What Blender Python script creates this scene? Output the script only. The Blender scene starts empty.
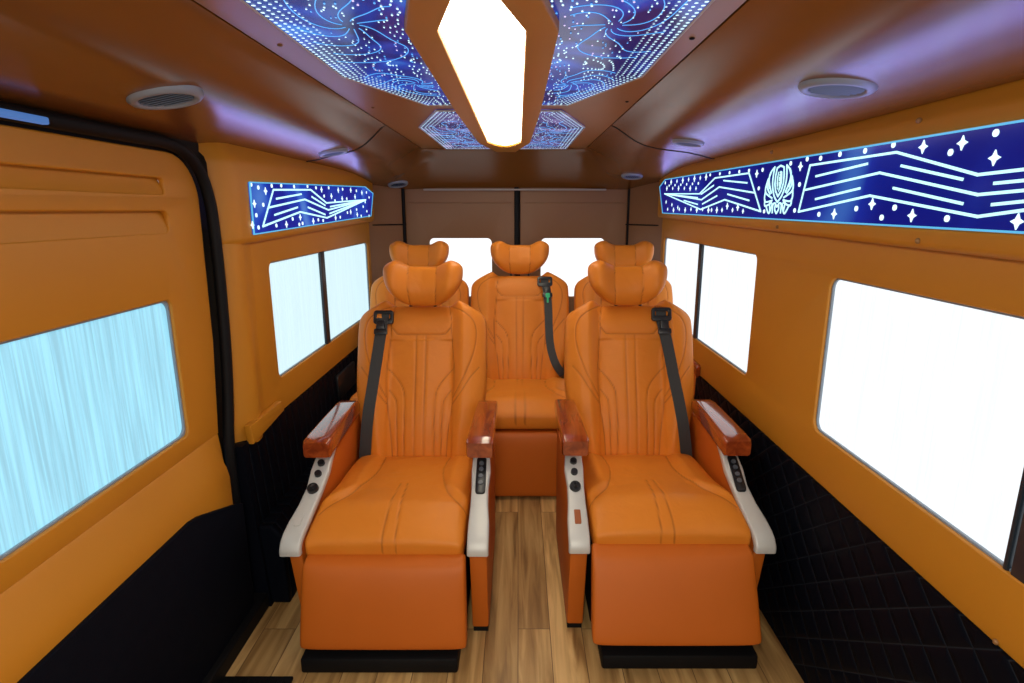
import bpy, bmesh, math, random
import numpy as np
from mathutils import Vector, Matrix
random.seed(7); rng = np.random.RandomState(5)
C = bpy.context.scene.collection
F = 575.0; CX = 518.0; CY = 341.5; TAN = 131/575.0
TILT = math.atan(TAN); CT, ST = math.cos(TILT), math.sin(TILT); H = 1.35

# ------------------------------------------------------------ camera
cam = bpy.data.cameras.new('camera'); co = bpy.data.objects.new('camera', cam); C.objects.link(co)
cam.sensor_width = 36; cam.lens = F/1024*36; cam.shift_x = -6/1024; cam.clip_start = .02
co.location = (0, 0, H); co.rotation_euler = (math.pi/2-TILT, 0, 0)
bpy.context.scene.camera = co

def on_x(u, v, X):            # photo pixel -> point of the upright plane x = X, as (y, z)
    D = X*F/(u-CX); yc = (CY-v)/F
    return (D*(CT+yc*ST), H+D*(-ST+yc*CT))
def on_z(u, v, Z):
    yc = (CY-v)/F; D = (Z-H)/(-ST+yc*CT)
    return (D*(u-CX)/F, D*(CT+yc*ST))

# ------------------------------------------------------------ materials
def new_mat(name):
    m = bpy.data.materials.new(name); m.use_nodes = True
    nt = m.node_tree; return m, nt, nt.nodes['Principled BSDF']
def N(nt, t, **k):
    n = nt.nodes.new(t)
    for a, b in k.items():
        if a in n.inputs: n.inputs[a].default_value = b
        else: setattr(n, a, b)
    return n
def L(nt, a, b): nt.links.new(a, b)
def bump(nt, b, scale, strength, dist=.002, detail=4):
    tc = N(nt, 'ShaderNodeTexCoord'); no = N(nt, 'ShaderNodeTexNoise', Scale=scale, Detail=detail)
    L(nt, tc.outputs['Object'], no.inputs['Vector'])
    bp = N(nt, 'ShaderNodeBump', Strength=strength, Distance=dist)
    L(nt, no.outputs['Fac'], bp.inputs['Height']); L(nt, bp.outputs['Normal'], b.inputs['Normal'])
    return no
def plain(name, col, rough=.5, metal=0, coat=0, spec=.5, bmp=None):
    m, nt, b = new_mat(name)
    b.inputs['Base Color'].default_value = (*col, 1); b.inputs['Roughness'].default_value = rough
    b.inputs['Metallic'].default_value = metal; b.inputs['Coat Weight'].default_value = coat
    b.inputs['Specular IOR Level'].default_value = spec
    if bmp: bump(nt, b, *bmp)
    return m
def mottled(name, c1, c2, scale, rough, bmp=(220, .15, .001), spec=.5, coat=0):
    m, nt, b = new_mat(name); tc = N(nt, 'ShaderNodeTexCoord')
    no = N(nt, 'ShaderNodeTexNoise', Scale=scale, Detail=5.0); L(nt, tc.outputs['Object'], no.inputs['Vector'])
    mx = N(nt, 'ShaderNodeMix', data_type='RGBA'); L(nt, no.outputs['Fac'], mx.inputs[0])
    mx.inputs[6].default_value = (*c1, 1); mx.inputs[7].default_value = (*c2, 1)
    L(nt, mx.outputs[2], b.inputs['Base Color']); b.inputs['Roughness'].default_value = rough
    b.inputs['Specular IOR Level'].default_value = spec; b.inputs['Coat Weight'].default_value = coat
    bump(nt, b, *bmp); return m
def leather(name, c1, c2):
    m = mottled(name, c1, c2, 6, .43, (260, .22, .0012), .24)
    nt = m.node_tree; b = nt.nodes['Principled BSDF']
    src = b.inputs['Base Color'].links[0].from_socket
    at = N(nt, 'ShaderNodeAttribute', attribute_name='seam'); mx = N(nt, 'ShaderNodeMix', data_type='RGBA')
    L(nt, at.outputs['Fac'], mx.inputs[0]); L(nt, src, mx.inputs[6]); mx.inputs[7].default_value = (.16, .03, .004, 1)
    L(nt, mx.outputs[2], b.inputs['Base Color'])
    tc = N(nt, 'ShaderNodeTexCoord'); no = N(nt, 'ShaderNodeTexNoise', Scale=11.0, Detail=3.0, Distortion=.6); L(nt, tc.outputs['Object'], no.inputs['Vector'])
    b2 = N(nt, 'ShaderNodeBump', Strength=.35, Distance=.012); L(nt, no.outputs['Fac'], b2.inputs['Height'])
    b1 = b.inputs['Normal'].links[0].from_node; L(nt, b2.outputs['Normal'], b1.inputs['Normal']); return m
def emit(name, col, s, base=(0, 0, 0)):
    m, nt, b = new_mat(name); b.inputs['Base Color'].default_value = (*base, 1)
    b.inputs['Emission Color'].default_value = (*col, 1); b.inputs['Emission Strength'].default_value = s
    b.inputs['Roughness'].default_value = .3; return m

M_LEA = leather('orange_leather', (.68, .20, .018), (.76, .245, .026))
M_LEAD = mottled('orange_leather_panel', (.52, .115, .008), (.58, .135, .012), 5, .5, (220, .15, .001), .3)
M_WALL = mottled('orange_wall_vinyl', (.53, .205, .010), (.58, .23, .014), 3, .5, (400, .12, .001))
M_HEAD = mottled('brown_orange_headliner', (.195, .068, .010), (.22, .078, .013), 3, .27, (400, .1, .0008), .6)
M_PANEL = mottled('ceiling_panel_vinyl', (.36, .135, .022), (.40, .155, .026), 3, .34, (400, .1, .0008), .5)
M_REAR = mottled('rear_door_vinyl', (.26, .12, .048), (.30, .14, .055), 3, .5)
M_BLACK = plain('black_rubber', (.004, .004, .005), .6, spec=.2)
M_BPL = plain('black_plastic', (.012, .013, .016), .3)
M_DOORB = mottled('black_carpet_panel', (.002, .003, .007), (.004, .005, .010), 30, .75, (300, .3, .002), .08)
M_GREY = plain('silver_trim_plastic', (.60, .59, .56), .42, .15)
M_WEB = None
M_RING = plain('vent_ring_plastic', (.26, .29, .34), .4)
M_SLOT = plain('vent_dark', (.004, .005, .01), .7, spec=.1)
M_SCREW = plain('screw_metal', (.30, .15, .05), .5, .2)
M_LINE = emit('led_line_light', (.55, .97, 1.0), 1.15)
M_STAR = emit('led_star_light', (.72, .95, 1.0), 1.25)
M_RIM = emit('led_rim_light', (.12, .55, .9), .8)
M_LAMP = emit('warm_lamp_diffuser', (1.0, .90, .68), 7.5)
M_GREEN = plain('green_tag', (.02, .5, .2), .5)
M_DIV = plain('dark_window_bar', (.012, .022, .035), .35)
M_LIP = plain('window_edge_strip', (.25, .3, .36), .4)

def webbing():
    m, nt, b = new_mat('charcoal_webbing'); tc = N(nt, 'ShaderNodeTexCoord')
    w = N(nt, 'ShaderNodeTexWave', Scale=60.0, Distortion=0.5); L(nt, tc.outputs['Object'], w.inputs['Vector'])
    mx = N(nt, 'ShaderNodeMix', data_type='RGBA'); L(nt, w.outputs['Fac'], mx.inputs[0])
    mx.inputs[6].default_value = (.022, .024, .026, 1); mx.inputs[7].default_value = (.034, .036, .038, 1)
    L(nt, mx.outputs[2], b.inputs['Base Color']); b.inputs['Roughness'].default_value = .6; return m
M_WEB = webbing()

def wood_cap():
    m, nt, b = new_mat('glossy_red_wood'); tc = N(nt, 'ShaderNodeTexCoord'); mp = N(nt, 'ShaderNodeMapping')
    mp.inputs['Scale'].default_value = (22, 1.2, 22); L(nt, tc.outputs['Object'], mp.inputs['Vector'])
    no = N(nt, 'ShaderNodeTexNoise', Scale=1.5, Detail=6.0, Distortion=1.0); L(nt, mp.outputs[0], no.inputs['Vector'])
    r = N(nt, 'ShaderNodeValToRGB'); L(nt, no.outputs['Fac'], r.inputs[0])
    r.color_ramp.elements[0].color = (.20, .028, .006, 1); r.color_ramp.elements[0].position = .35
    r.color_ramp.elements[1].color = (.40, .075, .014, 1); r.color_ramp.elements[1].position = .7
    L(nt, r.outputs[0], b.inputs['Base Color']); b.inputs['Roughness'].default_value = .22
    b.inputs['Coat Weight'].default_value = .9; b.inputs['Coat Roughness'].default_value = .06; return m
M_WOOD = wood_cap()

def oak():
    m, nt, b = new_mat('oak_planks'); tc = N(nt, 'ShaderNodeTexCoord')
    br = N(nt, 'ShaderNodeTexBrick', Scale=1.0); br.offset = .37; br.inputs['Mortar Size'].default_value = .0012
    br.inputs['Brick Width'].default_value = 1.2; br.inputs['Row Height'].default_value = .105; br.inputs['Bias'].default_value = 0
    br.inputs['Color1'].default_value = (0, 0, 0, 1); br.inputs['Color2'].default_value = (1, 1, 1, 1); br.inputs['Mortar'].default_value = (.2, .2, .2, 1)
    mp = N(nt, 'ShaderNodeMapping'); mp.inputs['Rotation'].default_value = (0, 0, math.pi/2)
    L(nt, tc.outputs['Object'], mp.inputs['Vector']); L(nt, mp.outputs[0], br.inputs['Vector'])
    mg = N(nt, 'ShaderNodeMapping'); mg.inputs['Scale'].default_value = (22, 1.6, 1); L(nt, tc.outputs['Object'], mg.inputs['Vector'])
    off = N(nt, 'ShaderNodeVectorMath', operation='MULTIPLY_ADD'); off.inputs[1].default_value = (9, 5, 3)
    L(nt, br.outputs['Color'], off.inputs[0]); L(nt, mg.outputs[0], off.inputs[2])
    g = N(nt, 'ShaderNodeTexNoise', Scale=1.3, Detail=7.0, Distortion=.8); L(nt, off.outputs[0], g.inputs['Vector'])
    r = N(nt, 'ShaderNodeValToRGB'); L(nt, g.outputs['Fac'], r.inputs[0])
    e = r.color_ramp.elements; e[0].position = .3; e[0].color = (.24, .125, .042, 1); e[1].position = .68; e[1].color = (.70, .46, .20, 1)
    x = r.color_ramp.elements.new(.5); x.color = (.50, .30, .115, 1)
    t = N(nt, 'ShaderNodeMix', data_type='RGBA', blend_type='MULTIPLY'); t.inputs[0].default_value = 1
    rr = N(nt, 'ShaderNodeValToRGB'); L(nt, br.outputs['Color'], rr.inputs[0])
    rr.color_ramp.elements[0].color = (.72, .68, .62, 1); rr.color_ramp.elements[1].color = (1.12, 1.1, 1.06, 1)
    L(nt, r.outputs[0], t.inputs[6]); L(nt, rr.outputs[0], t.inputs[7])
    d = N(nt, 'ShaderNodeMix', data_type='RGBA', blend_type='MIX'); L(nt, br.outputs['Fac'], d.inputs[0])
    L(nt, t.outputs[2], d.inputs[6]); d.inputs[7].default_value = (.12, .06, .025, 1)
    L(nt, d.outputs[2], b.inputs['Base Color']); b.inputs['Roughness'].default_value = .38
    bp = N(nt, 'ShaderNodeBump', Strength=.2, Distance=.002); L(nt, g.outputs['Fac'], bp.inputs['Height']); L(nt, bp.outputs[0], b.inputs['Normal'])
    return m
M_OAK = oak()

def quilt(name, kind):
    # black quilted vinyl: stitched diamonds (or upright channels) in the y-z plane
    m, nt, b = new_mat(name); tc = N(nt, 'ShaderNodeTexCoord'); sp = N(nt, 'ShaderNodeSeparateXYZ')
    L(nt, tc.outputs['Object'], sp.inputs[0])
    def math_(op, a, b_=None, c=None):
        n = N(nt, 'ShaderNodeMath', operation=op)
        for i, q in enumerate((a, b_, c)):
            if q is None: continue
            if isinstance(q, (int, float)): n.inputs[i].default_value = q
            else: L(nt, q, n.inputs[i])
        return n.outputs[0]
    y, z = sp.outputs['Y'], sp.outputs['Z']
    if kind == 'diamond':
        a = math_('MULTIPLY_ADD', z, 1.25, y); c = math_('MULTIPLY_ADD', z, -1.25, y); per = .115
    else:
        a = math_('MULTIPLY', y, 1.0); c = None; per = .062
    def cell(q):
        f = math_('FRACT', math_('DIVIDE', q, per)); return math_('ABSOLUTE', math_('SUBTRACT', f, .5))   # .5 on the line
    h = cell(a)
    if c is not None: h = math_('MAXIMUM', h, cell(c))
    st = math_('GREATER_THAN', h, .478)
    puff = math_('SUBTRACT', 1.0, math_('POWER', math_('MULTIPLY', h, 2.0), 4.0))
    bp = N(nt, 'ShaderNodeBump', Strength=.7, Distance=.008); L(nt, puff, bp.inputs['Height']); L(nt, bp.outputs[0], b.inputs['Normal'])
    mx = N(nt, 'ShaderNodeMix', data_type='RGBA'); L(nt, st, mx.inputs[0])
    mx.inputs[6].default_value = (.003, .004, .008, 1); mx.inputs[7].default_value = (.016, .020, .028, 1)
    L(nt, mx.outputs[2], b.inputs['Base Color']); b.inputs['Roughness'].default_value = .5
    b.inputs['Specular IOR Level'].default_value = .05
    return m
M_QD = quilt('black_quilted_vinyl', 'diamond'); M_QV = quilt('black_channelled_vinyl', 'channel')

def shade_mat(name, col, s, amp):
    # closed translucent window shade glowing with daylight, fine upright pleats woven in
    m, nt, b = new_mat(name); tc = N(nt, 'ShaderNodeTexCoord'); mp = N(nt, 'ShaderNodeMapping')
    mp.inputs['Scale'].default_value = (1, 1, .03); L(nt, tc.outputs['Object'], mp.inputs['Vector'])
    w = N(nt, 'ShaderNodeTexNoise', Scale=110.0, Detail=2.0); L(nt, mp.outputs[0], w.inputs['Vector'])
    r = N(nt, 'ShaderNodeMapRange'); L(nt, w.outputs['Fac'], r.inputs[0])
    r.inputs[1].default_value = .35; r.inputs[2].default_value = .65; r.inputs[3].default_value = s*(1-amp); r.inputs[4].default_value = s
    L(nt, r.outputs[0], b.inputs['Emission Strength']); b.inputs['Emission Color'].default_value = (*col, 1)
    b.inputs['Base Color'].default_value = (.12, .13, .14, 1); b.inputs['Roughness'].default_value = .9; return m
M_SHL = shade_mat('left_shade_daylight', (.33, .76, .96), .92, .28)
M_SHL2 = shade_mat('left_rear_shade_daylight', (.70, .94, 1.0), .86, .05)
M_SHR = shade_mat('right_shade_daylight', (.88, .95, 1.0), 1.02, .14)
M_SHB = shade_mat('rear_shade_daylight', (.97, .99, 1.0), 1.02, .03)

def led_acrylic(name, c1, c2, c3, s, scale, wave=False):
    m, nt, b = new_mat(name); tc = N(nt, 'ShaderNodeTexCoord')
    no = N(nt, 'ShaderNodeTexNoise', Scale=scale, Detail=1.5, Distortion=1.2); L(nt, tc.outputs['Object'], no.inputs['Vector'])
    if wave:
        no = N(nt, 'ShaderNodeTexWave', Scale=2.6, Distortion=14.0, Detail=2.0); no.inputs['Detail Scale'].default_value = 1.1; no.wave_type = 'RINGS'; L(nt, tc.outputs['Object'], no.inputs['Vector'])
    r = N(nt, 'ShaderNodeValToRGB'); L(nt, no.outputs['Fac'], r.inputs[0]); e = r.color_ramp.elements
    e[0].position = .42; e[0].color = (*c1, 1); e[1].position = .75; e[1].color = (*c3, 1); x = e.new(.58); x.color = (*c2, 1)
    L(nt, r.outputs[0], b.inputs['Emission Color']); b.inputs['Emission Strength'].default_value = s
    b.inputs['Base Color'].default_value = (.002, .003, .02, 1); b.inputs['Roughness'].default_value = .15; b.inputs['Specular IOR Level'].default_value = .18; return m
M_ACR = led_acrylic('blue_lit_acrylic', (.003, .006, .16), (.006, .018, .26), (.05, .17, .5), 1.0, 1.3)
M_ACRL = led_acrylic('blue_lit_acrylic_bright', (.005, .012, .25), (.01, .05, .42), (.10, .26, .62), 1.0, 2.2)
M_MIR = led_acrylic('blue_mirror_glass', (.006, .008, .10), (.012, .05, .40), (.04, .26, .78), .9, 4.0)
M_MIRV = led_acrylic('violet_mirror_glass', (.035, .03, .12), (.12, .10, .30), (.34, .27, .5), .9, 6)
M_DOT = emit('led_dot_white', (.62, .90, 1.0), 1.3)
M_DOTB = emit('led_dot_blue', (.10, .42, .95), 1.0)
M_DOTV = emit('led_dot_violet', (.75, .62, 1.0), 1.0)

# ------------------------------------------------------------ mesh helpers
def mesh_obj(name, verts, faces, mat, parent=None, smooth=True, attr=None, sharp=None):
    me = bpy.data.meshes.new(name); me.from_pydata([tuple(map(float, v)) for v in verts], [], [tuple(int(i) for i in f) for f in faces])
    mats = mat if isinstance(mat, (list, tuple)) else [mat]
    for m in mats: me.materials.append(m)
    bm = bmesh.new(); bm.from_mesh(me); bmesh.ops.recalc_face_normals(bm, faces=bm.faces); bm.to_mesh(me); bm.free()
    if attr is not None:
        a = me.attributes.new('seam', 'FLOAT', 'POINT'); a.data.foreach_set('value', np.asarray(attr, dtype=np.float32))
    if smooth:
        me.polygons.foreach_set('use_smooth', [True]*len(me.polygons))
        if sharp: me.set_sharp_from_angle(angle=math.radians(sharp))
    o = bpy.data.objects.new(name, me); C.objects.link(o)
    if parent: o.parent = parent
    return o
def bm_obj(name, bm, mat, parent=None, smooth=True, sharp=35):
    me = bpy.data.meshes.new(name); bmesh.ops.recalc_face_normals(bm, faces=bm.faces); bm.to_mesh(me); bm.free()
    for m in (mat if isinstance(mat, (list, tuple)) else [mat]): me.materials.append(m)
    if smooth:
        me.polygons.foreach_set('use_smooth', [True]*len(me.polygons)); me.set_sharp_from_angle(angle=math.radians(sharp))
    o = bpy.data.objects.new(name, me); C.objects.link(o)
    if parent: o.parent = parent
    return o
def structure(o): o['kind'] = 'structure'; return o
def tag(o, label, cat, group=None):
    o['label'] = label; o['category'] = cat
    if group: o['group'] = group
    return o
def empty(name, loc=(0, 0, 0)):
    o = bpy.data.objects.new(name, None); C.objects.link(o); o.location = loc; o.empty_display_size = .1; return o
def box(bm, x0, x1, y0, y1, z0, z1, bev=0, seg=2):
    r = bmesh.ops.create_cube(bm, size=1)
    for v in r['verts']:
        v.co = Vector(((x0+x1)/2+v.co.x*(x1-x0), (y0+y1)/2+v.co.y*(y1-y0), (z0+z1)/2+v.co.z*(z1-z0)))
    if bev:
        es = list({e for v in r['verts'] for e in v.link_edges})
        bmesh.ops.bevel(bm, geom=es, offset=bev, segments=seg, affect='EDGES', profile=.5)
def prism(bm, pts, frame, depth0, depth1, bev=0, seg=3):
    # polygon pts (a,b) mapped by frame(a,b,depth) -> xyz, closed between two depths
    a = [bm.verts.new(frame(p[0], p[1], depth0)) for p in pts]; b = [bm.verts.new(frame(p[0], p[1], depth1)) for p in pts]
    n = len(pts); fs = [bm.faces.new(a), bm.faces.new(b[::-1])]
    for i in range(n): fs.append(bm.faces.new((a[i], a[(i+1) % n], b[(i+1) % n], b[i])))
    if bev:
        es = list({e for f in fs[:2] for e in f.edges})
        bmesh.ops.bevel(bm, geom=es, offset=bev, segments=seg, affect='EDGES', profile=.5)
def rrect(a0, a1, b0, b1, r, n=6):
    p = []
    for (cx, cy, s) in ((a1-r, b1-r, 0), (a0+r, b1-r, 1), (a0+r, b0+r, 2), (a1-r, b0+r, 3)):
        for k in range(n+1):
            t = (s+k/n)*math.pi/2; p.append((cx+r*math.cos(t), cy+r*math.sin(t)))
    return p
def plate(name, outer, holes, frame, thick, mat, parent=None, bev=.004):
    # flat panel with window cut-outs and softly rounded edges; frame(a, b, c) -> xyz
    cu = bpy.data.curves.new(name, 'CURVE'); cu.dimensions = '2D'; cu.fill_mode = 'BOTH'; cu.extrude = thick/2-bev; cu.bevel_depth = bev; cu.bevel_resolution = 2; cu.offset = -bev
    for poly in [outer]+list(holes):
        s = cu.splines.new('POLY'); s.points.add(len(poly)-1); s.use_cyclic_u = True
        for i, p in enumerate(poly): s.points[i].co = (p[0], p[1], 0, 1)
    o = bpy.data.objects.new(name+'_tmp', cu); C.objects.link(o)
    dg = bpy.context.evaluated_depsgraph_get(); me = bpy.data.meshes.new_from_object(o.evaluated_get(dg))
    bpy.data.objects.remove(o); bpy.data.curves.remove(cu)
    for v in me.vertices: v.co = Vector(frame(v.co.x, v.co.y, v.co.z))
    bm = bmesh.new(); bm.from_mesh(me); bmesh.ops.remove_doubles(bm, verts=bm.verts, dist=1e-5)
    bpy.data.meshes.remove(me)
    return bm_obj(name, bm, mat, parent, True, 40)
def tube(bm, pts, r, n=8, flat=1.0):
    pts = [Vector(p) for p in pts]; rings = []
    for i, p in enumerate(pts):
        t = (pts[min(i+1, len(pts)-1)]-pts[max(i-1, 0)]).normalized()
        up = Vector((1, 0, 0)) if abs(t.x) < .9 else Vector((0, 0, 1))
        a = t.cross(up).normalized(); b = t.cross(a).normalized()
        rings.append([bm.verts.new(p+a*r*math.cos(2*math.pi*k/n)+b*r*flat*math.sin(2*math.pi*k/n)) for k in range(n)])
    for i in range(len(rings)-1):
        for k in range(n): bm.faces.new((rings[i][k], rings[i][(k+1) % n], rings[i+1][(k+1) % n], rings[i+1][k]))
    bm.faces.new(rings[0]); bm.faces.new(rings[-1][::-1])
def smooth_path(pts, n=6):
    P = [Vector(p) for p in pts]; out = []
    for i in range(len(P)-1):
        a, b, c, d = P[max(i-1, 0)], P[i], P[i+1], P[min(i+2, len(P)-1)]
        for k in range(n):
            t = k/n; out.append(.5*((2*b)+(c-a)*t+(2*a-5*b+4*c-d)*t*t+(3*b-a-3*c+d)*t**3))
    out.append(P[-1]); return out
def sweep_profile(name, prof, ys, mat, parent=None, close=False):
    # profile (x,z) carried along y
    v = []; f = []; n = len(prof)
    for y in ys: v += [(p[0], y, p[1]) for p in prof]
    for i in range(len(ys)-1):
        for k in range(n-1): f.append((i*n+k, i*n+k+1, (i+1)*n+k+1, (i+1)*n+k))
    if close: f.append(tuple(range(n))); f.append(tuple(range((len(ys)-1)*n, len(ys)*n)))
    return mesh_obj(name, v, f, mat, parent, True, None, 40)
XZ = lambda X: (lambda a, b, c: (X+c, a, b))       # (y, z) drawn on an upright side plane

# ------------------------------------------------------------ room shell
YB, YF = -1.7, 3.82
bm = bmesh.new(); box(bm, -1.0, .96, YB, 3.9, -.04, 0); structure(bm_obj('floor', bm, M_OAK, None, False))

def profR(x):   # right soffit height
    return np.interp(x, [.397, .42, .46, .50, .54, .59, .65, .72, .78, .82, .95], [1.70, 1.690, 1.662, 1.637, 1.620, 1.608, 1.600, 1.592, 1.580, 1.568, 1.562])
def profL(x):
    return np.interp(-x, [.56, .58, .61, .65, .69, .744, .80, .86, 1.0], [1.70, 1.690, 1.660, 1.625, 1.602, 1.588, 1.577, 1.562, 1.540])
def base_z(x):
    return float(profR(x)) if x > .397 else (float(profL(x)) if x < -.56 else 1.70)
def sst(t): t = min(max(t, 0), 1); return t*t*(3-2*t)
def ceil_z(x, y):
    b = base_z(x)
    k = sst((y-3.475)/.10)
    if k > 0: b += k*(sum(base_z(x+i*.025) for i in range(-5, 6))/11-b)
    e = sst((abs(x+.08)-.44)/.30); y0 = 3.49-.62*e
    t = min(max((y-y0)/(3.82-y0), 0), 1); t = t**(1.15+.6*e)
    return b-(b-1.476)*t
def ceil_grid(name, xs, ys, mat, th=.03):
    v = []; f = []; n = len(xs)
    for y in ys: v += [(x, y, ceil_z(x, y)) for x in xs]
    for i in range(len(ys)-1):
        for k in range(n-1): f.append((i*n+k, i*n+k+1, (i+1)*n+k+1, (i+1)*n+k))
    m0 = len(v); v += [(a, b, c+th) for a, b, c in v]
    f += [tuple(j+m0 for j in q[::-1]) for q in f]
    for k in range(n-1):
        f.append((k, k+1, k+1+m0, k+m0)); e = (len(ys)-1)*n; f.append((e+k, e+k+1, e+k+1+m0, e+k+m0))
    for i in range(len(ys)-1):
        f.append((i*n, (i+1)*n, (i+1)*n+m0, i*n+m0)); f.append((i*n+n-1, (i+1)*n+n-1, (i+1)*n+n-1+m0, i*n+n-1+m0))
    return structure(mesh_obj(name, v, f, mat, None, True, None, 30))
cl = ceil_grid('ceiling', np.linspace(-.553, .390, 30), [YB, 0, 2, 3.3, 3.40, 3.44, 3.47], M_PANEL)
SOFL = list(np.linspace(-1.0, -.559, 26)); SOFR = list(np.linspace(.396, .95, 28))
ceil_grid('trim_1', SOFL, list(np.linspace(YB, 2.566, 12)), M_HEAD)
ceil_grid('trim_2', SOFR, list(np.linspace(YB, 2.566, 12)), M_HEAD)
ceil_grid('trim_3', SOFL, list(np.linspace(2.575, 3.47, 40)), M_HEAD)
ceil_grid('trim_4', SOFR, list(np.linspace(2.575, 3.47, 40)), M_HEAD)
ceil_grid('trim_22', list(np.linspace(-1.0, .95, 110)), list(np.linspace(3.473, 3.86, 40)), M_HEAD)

for nm, XS in (('trim_23', SOFL), ('trim_24', SOFR)):
    bm = bmesh.new(); tube(bm, [(x, 2.571, ceil_z(x, 2.571)+.001) for x in XS], .0045, 6); structure(bm_obj(nm, bm, M_BLACK))
bm = bmesh.new(); box(bm, -1.02, .97, YB-.05, 3.95, 1.76, 1.8); structure(bm_obj('ceiling_roof_skin', bm, M_BLACK, None, False))

# right wall ------------------------------------------------
XR, XL, XD = .86, -.91, -.95
zt, zb = 1.172, .728
rw = rrect(2.085, 3.44, .740, 1.196, .03); bw = rrect(.30, 1.585, zb, zt, .035); fw = rrect(-1.5, .12, zb, zt, .035)
structure(plate('wall_right', [(YB, .588), (3.5, .588), (3.5, 1.32), (YB, 1.32)], [rw, bw, fw], XZ(XR+.007), .014, M_WALL))
def wainscot(name, x_top, x_bot, y0, y1, ztop, mat):
    s = 1 if x_top > 0 else -1
    bm = bmesh.new(); prism(bm, [(x_top, ztop), (x_bot, 0), (x_bot+s*.05, 0), (x_top+s*.05, ztop)], lambda a, b, c: (a, c, b), y0, y1)
    return structure(bm_obj(name, bm, mat, None, False))
wainscot('trim_5', .852, .840, YB, 3.52, .588, M_QD)
rb = [(.90, 1.60), (.862, 1.595), (.850, 1.552), (.836, 1.535), (.83, 1.520), (.83, 1.282), (.834, 1.272), (.845, 1.266), (.885, 1.262)]
right_box = None
def window(name, x, y0, y1, z0, z1, mat, bars=(), lip=True):
    # shade just outside the opening, dark bars in front of it
    s = 1 if x > 0 else -1; r = empty(name, (x, (y0+y1)/2, z0)); structure(r)
    def put(o):
        for v in o.data.vertices: v.co -= Vector(r.location)
        o.parent = r
    bm = bmesh.new(); Xs = x+s*.022
    n = max(8, int((y1-y0)/.006)); vs = []
    for i in range(n+1):
        y = y0-.03+(y1-y0+.06)*i/n; dx = .003*math.sin(y*2*math.pi/.024)
        vs.append((bm.verts.new((Xs+dx, y, z0-.03)), bm.verts.new((Xs+dx, y, z1+.03))))
    for i in range(n): bm.faces.new((vs[i][0], vs[i+1][0], vs[i+1][1], vs[i][1]))
    put(bm_obj('shade', bm, mat, None, True, 180))
    for b0, b1 in bars:
        bm = bmesh.new(); xa, xb = sorted((x+s*.004, x+s*.017)); box(bm, xa, xb, b0, b1, z0-.02, z1+.02, .003); put(bm_obj('window_bar', bm, M_DIV, None))
    if lip:
        o = plate('window_edge', rrect(y0-.004, y1+.004, z0-.004, z1+.004, .03), [rrect(y0+.005, y1-.005, z0+.005, z1-.005, .027)], XZ(x+s*.013), .008, M_LIP, None, .002); put(o)
    return r
window('window_1', XR, .30, 1.585, zb, zt, M_SHR, [(.80, .895), (.902, .912)])
window('window_2', XR, 2.085, 3.44, .740, 1.196, M_SHR, [(2.735, 2.78)])
window('window_3', XR, -1.5, .12, zb, zt, M_SHR, [(-.75, -.70)])
# angled rear corner pillars
def corner(name, x0, y0, x1, y1, mat):
    bm = bmesh.new(); s = 1 if x0 > 0 else -1
    pts = [(x0, y0-.01), (x0-s*.012, y0+.05), ((x0+x1)/2, (y0+y1)/2+.02), (x1, y1), (x1+s*.02, y1+.06), (x0+s*.08, y1+.06), (x0+s*.08, y0-.01)]
    prism(bm, pts, lambda a, b, c: (a, b, c), 0, 1.62); return structure(bm_obj(name, bm, mat, None, True, 50))
corner('trim_7', .862, 3.50, .70, 3.80, M_REAR); corner('trim_8', -.912, 3.58, -.728, 3.80, M_REAR)
for nm, xa, ya, xb, yb_ in (('trim_9', .8645, 3.49, .695, 3.795), ('trim_10', -.914, 3.57, -.723, 3.795)):
    bm = bmesh.new(); s = 1 if xa > 0 else -1
    tube(bm, smooth_path([(xa-s*.012, ya+.06, 1.262), ((xa+xb)/2-s*.002, (ya+yb_)/2+.018, 1.262), (xb+s*.002, yb_, 1.262)], 4), .004, 6); structure(bm_obj(nm, bm, M_BLACK))

# left wall ------------------------------------------------
lw = rrect(2.11, 3.53, .724, 1.163, .03)
structure(plate('wall_left', [(1.96, .596), (3.60, .596), (3.60, 1.32), (1.96, 1.32)], [lw], XZ(XL-.007), .014, M_WALL))
window('window_4', XL, 2.11, 3.53, .724, 1.163, M_SHL2, [(2.685, 2.74)])
wainscot('trim_11', -.902, -.862, 1.755, 3.60, .596, M_QV)
# curved pillar cheek between sliding door and rear section, and the light box above it
def planloft(name, rows, mat):
    v = []; f = []; n = len(rows[0])
    for r in rows: v += r
    for i in range(len(rows)-1):
        for k in range(n-1): f.append((i*n+k, i*n+k+1, (i+1)*n+k+1, (i+1)*n+k))
    return structure(mesh_obj(name, v, f, mat, None, True, None, 50))
rows = []
for t in np.linspace(0, 1, 12):
    z = 1.30+(.575-1.30)*t; k = sst((t-.15)/.6)
    y0 = 1.815-.035*t
    rows.append([(-.953, y0, z), (-.915, y0+.012+.02*k, z), (-.898+.004*k, y0+.035+.04*k, z), (-.893, y0+.065+.03*k, z), (-.898, y0+.10+.02*k, z), (-.9085, y0+.14, z), (-.9105, y0+.18, z), (-.914, y0+.26, z)])
planloft('trim_12', rows, M_WALL)
lb = [(-.97, 1.62), (-.915, 1.61), (-.905, 1.548), (-.886, 1.528), (-.88, 1.508), (-.88, 1.282), (-.884, 1.266), (-.895, 1.259), (-.935, 1.255)]
rows = []
for y, dx in ((1.812, -.06), (1.825, -.03), (1.85, -.01), (1.885, 0), (2.5, 0), (3.60, 0)):
    rows.append([(x+dx*(1 if x > -.95 else .2), y, z) for x, z in lb])
left_box = planloft('trim_13', [[(x, y, z+.024*(y-2.6)) for x, y, z in q] for q in rows], M_WALL)
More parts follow.
